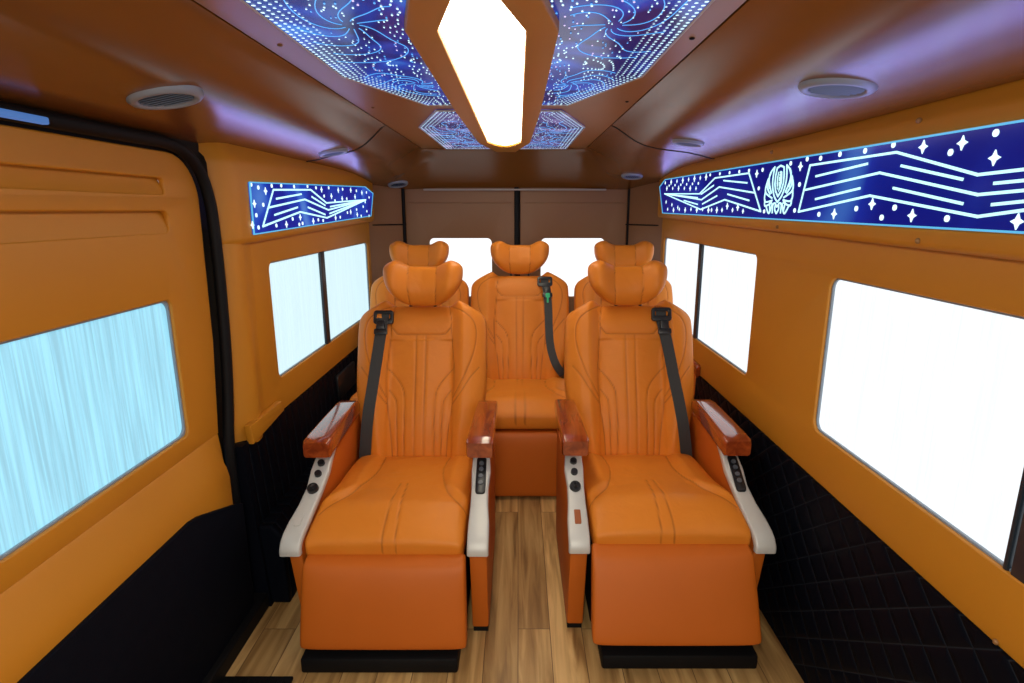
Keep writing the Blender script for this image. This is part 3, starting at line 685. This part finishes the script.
def inside(p, poly):
    x, y = p; c = False; n = len(poly)
    for i in range(n):
        (x1, y1), (x2, y2) = poly[i], poly[i-1]
        if (y1 > y) != (y2 > y) and x < (x2-x1)*(y-y1)/(y2-y1)+x1: c = not c
    return c
def edge_dist(p, poly):
    P = np.array(poly); best = (9, 0)
    acc = 0
    for i in range(len(P)):
        a = P[i-1]; b = P[i]; v = b-a; l = np.hypot(*v); t = np.clip(((p[0]-a[0])*v[0]+(p[1]-a[1])*v[1])/(l*l), 0, 1); d = math.hypot(p[0]-a[0]-t*v[0], p[1]-a[1]-t*v[1])
        if d < best[0]: best = (d, acc+t*l)
        acc += l
    return best
def led_panel(label, poly, zs, swirls, mat, rings, sp_, dotr, zo=.006, group='LED ceiling panels'):
    ox = sum(p[0] for p in poly)/len(poly); oy = sum(p[1] for p in poly)/len(poly)
    r = empty('led_ceiling_panel', (ox, oy, zs)); tag(r, label, 'light panel', group)
    D = lambda a, b, c: (a-ox, b-oy, -c)
    bm = bmesh.new(); prism(bm, poly, D, .001, zo); bm_obj('mirror_glass', bm, mat, r, False)
    # slim bright rim
    bm = bmesh.new(); n = len(poly)
    for i in range(n):
        a, b = poly[i-1], poly[i]; tube(bm, [D(a[0], a[1], zo), D(b[0], b[1], zo)], .0028, 6)
    bm_obj('rim', bm, M_GREY, r)
    bms = [bmesh.new() for _ in range(3)]
    def dot(x, y, ang, rl, rw, k):
        b = bms[k]; n = 6; vs = []
        for j in range(n):
            t = 2*math.pi*j/n; px, py = rl*math.cos(t), rw*math.sin(t)
            vs.append(b.verts.new(D(x+px*math.cos(ang)-py*math.sin(ang), y+px*math.sin(ang)+py*math.cos(ang), zo+.0012)))
        b.faces.new(vs)
    # rows of dots following the outline
    P = [Vector(p) for p in poly]; area = sum(P[i-1].x*P[i].y-P[i].x*P[i-1].y for i in range(len(P)))/2; sg = 1 if area > 0 else -1
    def inset(d):
        out = []; n = len(P)
        for i in range(n):
            a, b, c = P[i-1], P[i], P[(i+1) % n]; e1 = (b-a).normalized(); e2 = (c-b).normalized()
            n1 = Vector((-e1.y, e1.x))*sg; n2 = Vector((-e2.y, e2.x))*sg; m = (n1+n2); m = m/max(.3, m.dot(n1)); out.append(b+m*d)
        return out
    for k in range(rings):
        q = inset(.009+k*.0155)
        for i in range(len(q)):
            if max(abs(P[i-1].x-CC), abs(P[i].x-CC)) < .15: continue
            a, b = q[i-1], q[i]; l = (b-a).length; m = max(1, int(l/sp_))
            for j in range(m):
                c = a+(b-a)*(j+.5*(k % 2))/m
                if inside(c, poly) and edge_dist(c, poly)[0] > .004+k*.012: dot(c.x, c.y, 0, dotr*(1-.09*k), dotr*(1-.09*k), 0)
    # inner lights: rows bent around the dark lobes of the mirror tunnel
    xs = [p[0] for p in poly]; ys_ = [p[1] for p in poly]; step = sp_*.86
    for gx in np.arange(min(xs)-.2, max(xs)+.2, step):
        for gy in np.arange(min(ys_)-.2, max(ys_)+.2, step*1.5):
            x, y = gx, gy; lobe = 9
            for (sx, sy, R, tw) in swirls:
                dx, dy = x-sx, (y-sy)/1.5; d = math.hypot(dx, dy)+1e-6; a = 2.3*tw*math.exp(-(d/R)**2)
                nd = math.hypot(d, .22*R) if True else d
                ang = math.atan2(dy, dx)+a; x, y = sx+nd*math.cos(ang), sy+1.5*nd*math.sin(ang); lobe = min(lobe, nd/R)
            if not inside((x, y), poly): continue
            e = edge_dist((x, y), poly)[0]
            outer_ = abs(x-CC) > .16 or e > .02
            if e < (.012+rings*.0150 if abs(x-CC) > .2 else .008): continue
            if rng.rand() < .16+.25*math.exp(-(lobe/.5)**2): continue
            n3 = math.sin(31*x+3*swirls[0][3])*math.sin(17*y)+.4*rng.randn()
            c = 0 if n3 > -.25 else (1 if n3 > -.8 else 2)
            q = dotr*(.55+.35*min(1, lobe))
            dot(x, y, math.pi/2+a*.5, q*1.45, q*.62, c)
    bl = bmesh.new()
    for (sx, sy, R, tw) in swirls:
        for a_i in range(9):
            pts = []
            for k in range(26):
                u_ = k/25; an = a_i*2*math.pi/9+tw*1.5*u_+.25*math.sin(7*u_+a_i); rr = R*(.10+1.15*u_)
                q = (sx+rr*math.cos(an), sy+1.5*rr*math.sin(an))
                if inside(q, poly) and edge_dist(q, poly)[0] > .03: pts.append(q)
                else: break
            for a, b in zip(pts[:-1], pts[1:]): seg_bar(bl, a, b, .0018*dotr/.0042, D, zo, zo+.0008)
    bm_obj('flow_lines', bl, M_DOTB, r, False)
    for b, m, nm in zip(bms, (M_DOT, M_DOTB, M_DOTV), ('white_lights', 'blue_lights', 'violet_lights')):
        if len(b.verts): 
            o = bm_obj(nm, b, m, r, False); o['kind'] = 'stuff'
        else: b.free()
    return r
big = [(CC-.395, .45), (CC-.395, 1.63), (CC-.238, 2.05), (CC-.138, 2.05), (CC-.138, 1.17), (CC-.105, 1.06), (CC-.075, .80), (CC-.075, .45)]
small = [(CC-.125, 2.165), (CC-.222, 2.165), (CC-.352, 2.58), (CC-.345, 3.45), (CC-.052, 3.45), (CC-.118, 3.0)]
sw = [(CC-.25, 1.20, .17, 1.3), (CC-.21, 1.72, .11, -1.5), (CC-.28, .75, .17, 1.1)]
led_panel('large blue dotted mirror panel left of the ceiling light', big, ZC, sw, M_MIR, 5, .0185, .0042)
led_panel('large blue dotted mirror panel right of the ceiling light', mx(big), ZC, [(2*CC-a, b, c, -d) for a, b, c, d in sw], M_MIR, 5, .0185, .0042)
sws = [(CC-.2, 2.7, .16, 1), (CC-.22, 3.1, .14, -1)]
led_panel('small violet dotted mirror panel left of the ceiling light tip', small, ZC, sws, M_MIRV, 4, .02, .0038)
led_panel('small violet dotted mirror panel right of the ceiling light tip', mx(small), ZC, [(2*CC-a, b, c, -d) for a, b, c, d in sws], M_MIRV, 4, .02, .0038)
for u, v in ((280, 46), (373, 108), (692, 39), (627, 102)):
    x, y = on_z(u, v, ZC-.002); bm = bmesh.new(); bmesh.ops.create_uvsphere(bm, u_segments=10, v_segments=6, radius=.006, matrix=Matrix.Translation((x, y, ZC-.001)) @ Matrix.Diagonal((1, 1, .5, 1))); bm_obj('screw', bm, M_BLACK if u > 600 else M_SCREW, cl)

# ------------------------------------------------------------ air vents found along the sight line on the ceiling surface
def hit(u, v):
    d = Vector(((u-CX)/F, CT+(CY-v)/F*ST, -ST+(CY-v)/F*CT)); t = .3
    while t < 6:
        p = Vector((0, 0, H))+d*t
        if p.z >= ceil_z(p.x, p.y): break
        t += .002
    e = .01; gx = (ceil_z(p.x+e, p.y)-ceil_z(p.x-e, p.y))/(2*e); gy = (ceil_z(p.x, p.y+e)-ceil_z(p.x, p.y-e))/(2*e)
    return p, Vector((gx, gy, -1)).normalized()
def vent(u, v, label, r=.074):
    p, n = hit(u, v); root = empty('air_vent', p); tag(root, label, 'air vent', 'round air vents in the ceiling')
    root.rotation_mode = 'QUATERNION'; root.rotation_quaternion = n.to_track_quat('Z', 'Y')
    v_, f_ = [], []; prof = [(r*.72, -.004), (r*.74, .006), (r*.80, .010), (r*.92, .009), (r, .003), (r*1.01, -.006)]; ns = 48
    for i in range(ns):
        t = 2*math.pi*i/ns; v_ += [(a*math.cos(t), a*math.sin(t), b) for a, b in prof]
    K = len(prof)
    for i in range(ns):
        for k in range(K-1): f_.append((i*K+k, i*K+k+1, ((i+1) % ns)*K+k+1, ((i+1) % ns)*K+k))
    mesh_obj('ring', v_, f_, M_RING, root)
    bm = bmesh.new(); bmesh.ops.create_cone(bm, cap_ends=True, segments=40, radius1=r*.75, radius2=r*.75, depth=.004, matrix=Matrix.Translation((0, 0, -.001))); bm_obj('backing', bm, M_SLOT, root)
    for k in range(-3, 4):
        x = k*r*.19; h = math.sqrt(max(.0001, (r*.71)**2-x*x)); bm = bmesh.new()
        box(bm, -.0022, .0022, -h, h, -.001, .001)
        bmesh.ops.rotate(bm, verts=bm.verts, cent=(0, 0, 0), matrix=Matrix.Rotation(.6, 3, 'Y')); bmesh.ops.translate(bm, verts=bm.verts, vec=(x, 0, .005)); bm_obj('slat', bm, plain('vent_slat', (.16, .21, .30), .35) if k == -3 and 'vent_slat' not in bpy.data.materials else bpy.data.materials['vent_slat'], root)
vent(166, 97, 'large round air vent above the sliding door'); vent(333, 152, 'small round vent above the left wall light panel', .06)
vent(398, 184, 'round blue-lit vent in the rear left ceiling corner', .062)
vent(837, 87, 'large round vent nearest above the long blue panel'); vent(688, 142, 'small round vent above far end of the long blue panel', .06); vent(632, 176, 'round blue-lit vent in the rear right ceiling corner', .062)

# ------------------------------------------------------------ side LED panels
def star4(bm, y, z, r, frame, c0, c1):
    pts = []
    for k in range(8):
        rr = r*.88 if k % 2 == 0 else r*.40; t = k*math.pi/4; pts.append((y+rr*math.cos(t)*1.0, z+rr*math.sin(t)))
    prism(bm, pts, frame, c0, c1)
def disc(bm, y, z, r, frame, c0, c1): prism(bm, [(y+r*math.cos(k*math.pi/5), z+r*math.sin(k*math.pi/5)) for k in range(10)], frame, c0, c1)
def side_panel(label, X, outline, lines, stars, dots, mat, emblem=None, w=.0055, scatter=None):
    s = 1 if X > 0 else -1; ys = [p[0] for p in outline]; y0 = sum(ys)/len(ys); z0 = min(p[1] for p in outline)
    r = empty('led_wall_panel', (X, y0, z0)); tag(r, label, 'light panel', 'LED wall panels')
    fr = lambda a, b, c: (-s*c, a-y0, b-z0)
    bm = bmesh.new(); prism(bm, outline, fr, -.004, .006); bm_obj('acrylic_sheet', bm, mat, r, False)
    bm = bmesh.new(); n = len(outline)
    for i in range(n): seg_bar(bm, outline[i-1], outline[i], .004, fr, .004, .0085)
    bm_obj('rim', bm, M_RIM, r, False)
    bm = bmesh.new()
    for ln in lines:
        for a, b in zip(ln[:-1], ln[1:]): seg_bar(bm, a, b, w, fr, .005, .008)
    bm_obj('light_lines', bm, M_LINE, r, False)
    bm = bmesh.new()
    for (y, z, q) in stars: star4(bm, y, z, q, fr, .005, .008)
    for (y, z, q) in dots: disc(bm, y, z, q, fr, .005, .008)
    o = bm_obj('star_lights', bm, M_STAR, r, False)
    if emblem:
        bm = bmesh.new(); emblem(bm, fr); bm_obj('emblem', bm, M_LINE, r, False)
    return r
XP = .828
c5 = lambda x, y: on_x(640+x/5.12, 120+y/5.12, XP); c6 = lambda x, y: on_x(820+x/5.02, 110+y/5.02, XP)
R = lambda *p: [c5(*q) for q in p]
zT, zB = 1.492, 1.301
def fit(p): return p
lines = [R((130, 378), (310, 378), (390, 297), (565, 272), (625, 468), (440, 408), (315, 458), (130, 378)), R((130, 378), (320, 408), (412, 343), (590, 372)),
         R((130, 378), (300, 398)), R((230, 412), (300, 432)), R((318, 380), (383, 335)), R((325, 430), (400, 388)), R((435, 310), (555, 322)), R((455, 380), (565, 412))]
def ext(a, b, yend): t = (yend-a[0])/(b[0]-a[0]); return (yend, a[1]+(b[1]-a[1])*t)
Yn = .55
tA, tB, tC = c6(805, 325), c6(805, 425), c6(805, 535)
top = [c5(820, 470), c5(880, 232), c6(395, 212), tA, ext(tA, c6(1024, 300), Yn+.05)]
mid = [c5(855, 358), c6(310, 315), tB, ext(tB, c6(1024, 405), Yn+.05)]
bot = [c5(820, 470), c6(260, 430), tC, ext(tC, c6(1024, 505), Yn+.05)]
s1, s2 = c6(890, 368), c6(878, 475)
lines += [top, mid, bot, [c5(910, 288), c6(248, 270)], [c5(908, 405), c6(210, 393)], [c6(420, 280), c6(728, 348)], [c6(380, 392), c6(728, 470)], [s1, ext(s1, c6(1024, 355), Yn+.12)], [s2, ext(s2, c6(1024, 460), Yn+.12)]]
stars = [(*c6(a, b), .0155) for a, b in ((530, 185), (728, 165), (890, 240), (272, 472), (80, 522), (473, 530), (1005, 560))]+[(*c5(a, b), .015) for a, b in ((830, 238), (605, 275))]
dots = [(*c6(a, b), .0066) for a, b in ((110, 222), (237, 205), (380, 175), (668, 213), (897, 115), (192, 495), (386, 490), (320, 540), (650, 545), (12, 242))]+[(*c5(a, b), .0066) for a, b in ((865, 200), (780, 222), (635, 255), (615, 350), (825, 330), (800, 463), (925, 483), (643, 468))]
for k in range(8):
    x = 134+k*30; t = k/7
    stars += [(*c5(x, 322-30*t), .017 if k % 2 else .011), (*c5(x+12, 457+4*(k % 2)), .015 if k % 2 else .010)]
    if k < 6: stars.append((*c5(x+8, 350), .015 if k % 2 == 0 else .010)); dots.append((*c5(x+20, 336-16*t), .006))
    if k < 3: stars.append((*c5(x+4, 420+14*k), .011))
for k in range(7): stars.append((*c5(372+k*27, 461-(20 if k in (3, 5) else 0)+(6 if k > 4 else 0)), .015 if k % 2 else .010))
for k in range(5): dots.append((*c5(365+k*50, 281-k*5.5), .0062))
def emblem(bm, fr):
    ey, ez = c5(717, 357); ew = .100; eh = .073     # half sizes
    def E(x, y): return (ey-x*ew, ez+y*eh)
    def ln(pts, w=.0048):
        q = [E(*p) for p in sp(pts, 5)]
        for a, b in zip(q[:-1], q[1:]): seg_bar(bm, a, b, w, fr, .005, .008)
    # shield
    sh = [(-.30, .6), (-.24, .92), (0, 1.0), (.24, .92), (.30, .6), (.30, .25), (.2, -.05), (0, -.28), (-.2, -.05), (-.30, .25)]
    for i in range(len(sh)): seg_bar(bm, E(*sh[i-1]), E(*sh[i]), .005, fr, .005, .008)
    prism(bm, [E(x*.55, .32+(y-.32)*.70) for x, y in sh][::-1], fr, .005, .0075)
    for m in (-1, 1):
        M = lambda P: [(m*x, y) for x, y in P]
        ln(M([(.42, .98), (.48, .6), (.46, .2), (.28, -.25), (0, -.52)])); ln(M([(.42, .98), (.72, .72), (.74, .35), (.50, -.12)]))
        ln(M([(.66, .78), (.80, .45), (.70, .1)])); ln(M([(.84, .50), (.98, .12), (.90, -.12), (.42, -.34)])); ln(M([(.84, .50), (.86, .15), (.60, -.16)]))
        ln(M([(.97, -.02), (1.0, -.34), (.86, -.50), (.40, -.44)])); ln(M([(.96, -.40), (.90, -.68), (.42, -.54)])); ln(M([(.84, -.66), (.56, -1.0), (.36, -.60)]))
        ln(M([(.40, -.44), (.55, -.55), (.50, -.85)])); ln(M([(.30, -.98), (.30, -.62), (.12, -.58), (.14, -.82), (0, -1.0)])); ln(M([(.0, -.72), (.10, -.62)]))
P1, P2, P3, P4, P5 = on_x(1024, 232.5, XP), on_x(1024, 121, XP), on_x(666, 179.6, XP), on_x(660.5, 187, XP), on_x(663.4, 213, XP)
outline_r = [ext(P5, P1, Yn), ext(P3, P2, Yn), P3, P4, P5]
rp = side_panel('long blue light panel with winged emblem on the right wall', .830, outline_r, lines, stars, dots, M_ACR, emblem)
# engraved letters running down the shield
ey, ez = c5(717, 357)
fc = bpy.data.curves.new('letters', 'FONT'); fc.body = 'E\nL\nI\nT'; fc.size = .026; fc.align_x = 'CENTER'; fc.space_line = .62; fc.extrude = .0006
to = bpy.data.objects.new('t', fc); C.objects.link(to); dg = bpy.context.evaluated_depsgraph_get(); me = bpy.data.meshes.new_from_object(to.evaluated_get(dg)); bpy.data.objects.remove(to)
me.materials.clear(); me.materials.append(plain('engraved_blue', (.01, .05, .2), .4))
for v in me.vertices:
    x, y, z = v.co; v.co = Vector((-.0082-z, -x, y))     # reads with -y to the right, as seen from inside
lo = bpy.data.objects.new('lettering', me); C.objects.link(lo); lo.parent = rp; lo.location = (0, ey-rp.location.y, ez-rp.location.z+.040)

XQ = -.878; c7 = lambda x, y: on_x(245+x/7.585, 175+y/7.585, XQ); Q = lambda *p: [c7(*q) for q in p]
# keep the artwork level on the wall: straighten z between the panel's top and bottom edges
olL = Q((25, 55), (905, 90), (965, 140), (950, 310), (60, 450))
tl, tr_, b1_, b0_ = olL[0], olL[1], olL[3], olL[4]
def lev(p):
    zt_ = tl[1]+(tr_[1]-tl[1])*(p[0]-tl[0])/(tr_[0]-tl[0]); zb_ = b0_[1]+(b1_[1]-b0_[1])*(p[0]-b0_[0])/(b1_[0]-b0_[0])
    return p
linesL = [Q((910, 188), (610, 212), (490, 112), (205, 112), (125, 390), (410, 280), (615, 325), (910, 188)), Q((165, 248), (445, 185), (625, 265), (910, 188)),
          Q((640, 240), (910, 188)), Q((635, 292), (910, 188)), Q((228, 180), (418, 145)), Q((215, 303), (390, 245)), Q((498, 165), (600, 230)), Q((470, 245), (600, 300))]
starsL = [(*c7(a, b), .015) for a, b in ((145, 122), (60, 218), (48, 380), (305, 375), (410, 320), (572, 110), (648, 160), (700, 115), (795, 115), (510, 350), (680, 325), (795, 280), (845, 300), (730, 180), (828, 165), (880, 135))]
dotsL = [(*c7(a, b), .007) for a, b in ((90, 95), (192, 82), (265, 80), (363, 88), (465, 85), (530, 97), (627, 97), (733, 108), (838, 120), (915, 132), (128, 226), (75, 305), (92, 398), (228, 383), (352, 333), (403, 375), (428, 367), (548, 340), (592, 160), (765, 180), (675, 195), (935, 170), (890, 240), (918, 275), (935, 310), (875, 310), (840, 262), (35, 72), (905, 205), (770, 285), (715, 320), (585, 345))]
side_panel('short blue light panel with wing outline above the left rear window', XQ-.002, olL, linesL, starsL, dotsL, M_ACRL, None, .0065)

# screws along the right box and wall
def screw_on(parent, X, u, v, r=.006):
    y, z = on_x(u, v, X); bm = bmesh.new(); bmesh.ops.create_uvsphere(bm, u_segments=10, v_segments=6, radius=r, matrix=Matrix.Translation((X, y, z))); bm_obj('screw', bm, M_SCREW, parent)
for u, v in ((919, 120.5), (918, 241), (777.5, 227), (772, 152)): screw_on(right_box, .829, u, v)
wr = bpy.data.objects['wall_right']
for u, v in ((996, 642),): screw_on(wr, .859, u, v, .0055)

# small pieces ---------------------------------------------
bm = bmesh.new(); prism(bm, [on_x(u, v, -.905) for u, v in ((248, 444), (244, 426), (276, 401), (279, 410))], lambda a, b, c: (-.905+c, a, b), -.002, .022, .004, 2)
tag(bm_obj('belt_cover_strip', bm, M_WALL), 'narrow orange cover strip on the left wall beside the sliding door', 'cover strip')
bm = bmesh.new(); prism(bm, rrect(2.72, 3.02, .43, .555, .015, 4), lambda a, b, c: (-.897+c, a, b), -.004, .012, .004, 2); vg = bm_obj('side_vent_plate', bm, M_BPL)
tag(vg, 'black rectangular plate on the left wainscot behind the captain seat', 'vent plate')
bm = bmesh.new(); box(bm, -.868, -.662, .95, 1.435, 0, .012, .004)
for k in range(9): box(bm, -.855+k*.021, -.848+k*.021, .97, 1.415, .010, .016, .001)
tag(bm_obj('rubber_mat', bm, M_BLACK), 'black rubber mat on the floor by the sliding door', 'mat')

# ------------------------------------------------------------ light and view
w = bpy.data.worlds.new('world'); bpy.context.scene.world = w; w.use_nodes = True
w.node_tree.nodes['Background'].inputs[0].default_value = (.75, .88, 1, 1); w.node_tree.nodes['Background'].inputs[1].default_value = .6
def area(name, loc, rot, sx, sy, e, col):
    l = bpy.data.lights.new(name, 'AREA'); l.shape = 'RECTANGLE'; l.size = sx; l.size_y = sy; l.energy = e; l.color = col
    o = bpy.data.objects.new(name, l); C.objects.link(o); o.location = loc; o.rotation_euler = rot; return o
for sx, nm in ((.800, 'right_panel_glow'), (-.852, 'left_panel_glow')):
    y0, y1 = (.5, 3.4) if sx > 0 else (1.8, 3.3)
    o = area(nm, (sx, (y0+y1)/2, 1.475), (0, 0, 0), .05, y1-y0, .55*(y1-y0), (.36, .34, 1.0))
    o.rotation_euler = (0, math.pi+(-1.0 if sx > 0 else 1.0), 0)
area('windscreen_daylight', (-.03, YB-.25, 1.25), (math.radians(82), 0, 0), 1.6, .9, 10, (1, .95, .88))
area('added_front_fill', (CC, .0, 1.66), (math.radians(13), 0, 0), .17, 1.6, 30, (1, .93, .76))  # unseen fill light added above the camera to brighten the front seats
vs = bpy.context.scene.view_settings; vs.view_transform = 'Standard'; vs.look = 'None'; vs.gamma = 1; vs.exposure = .2; vs.use_curve_mapping = False
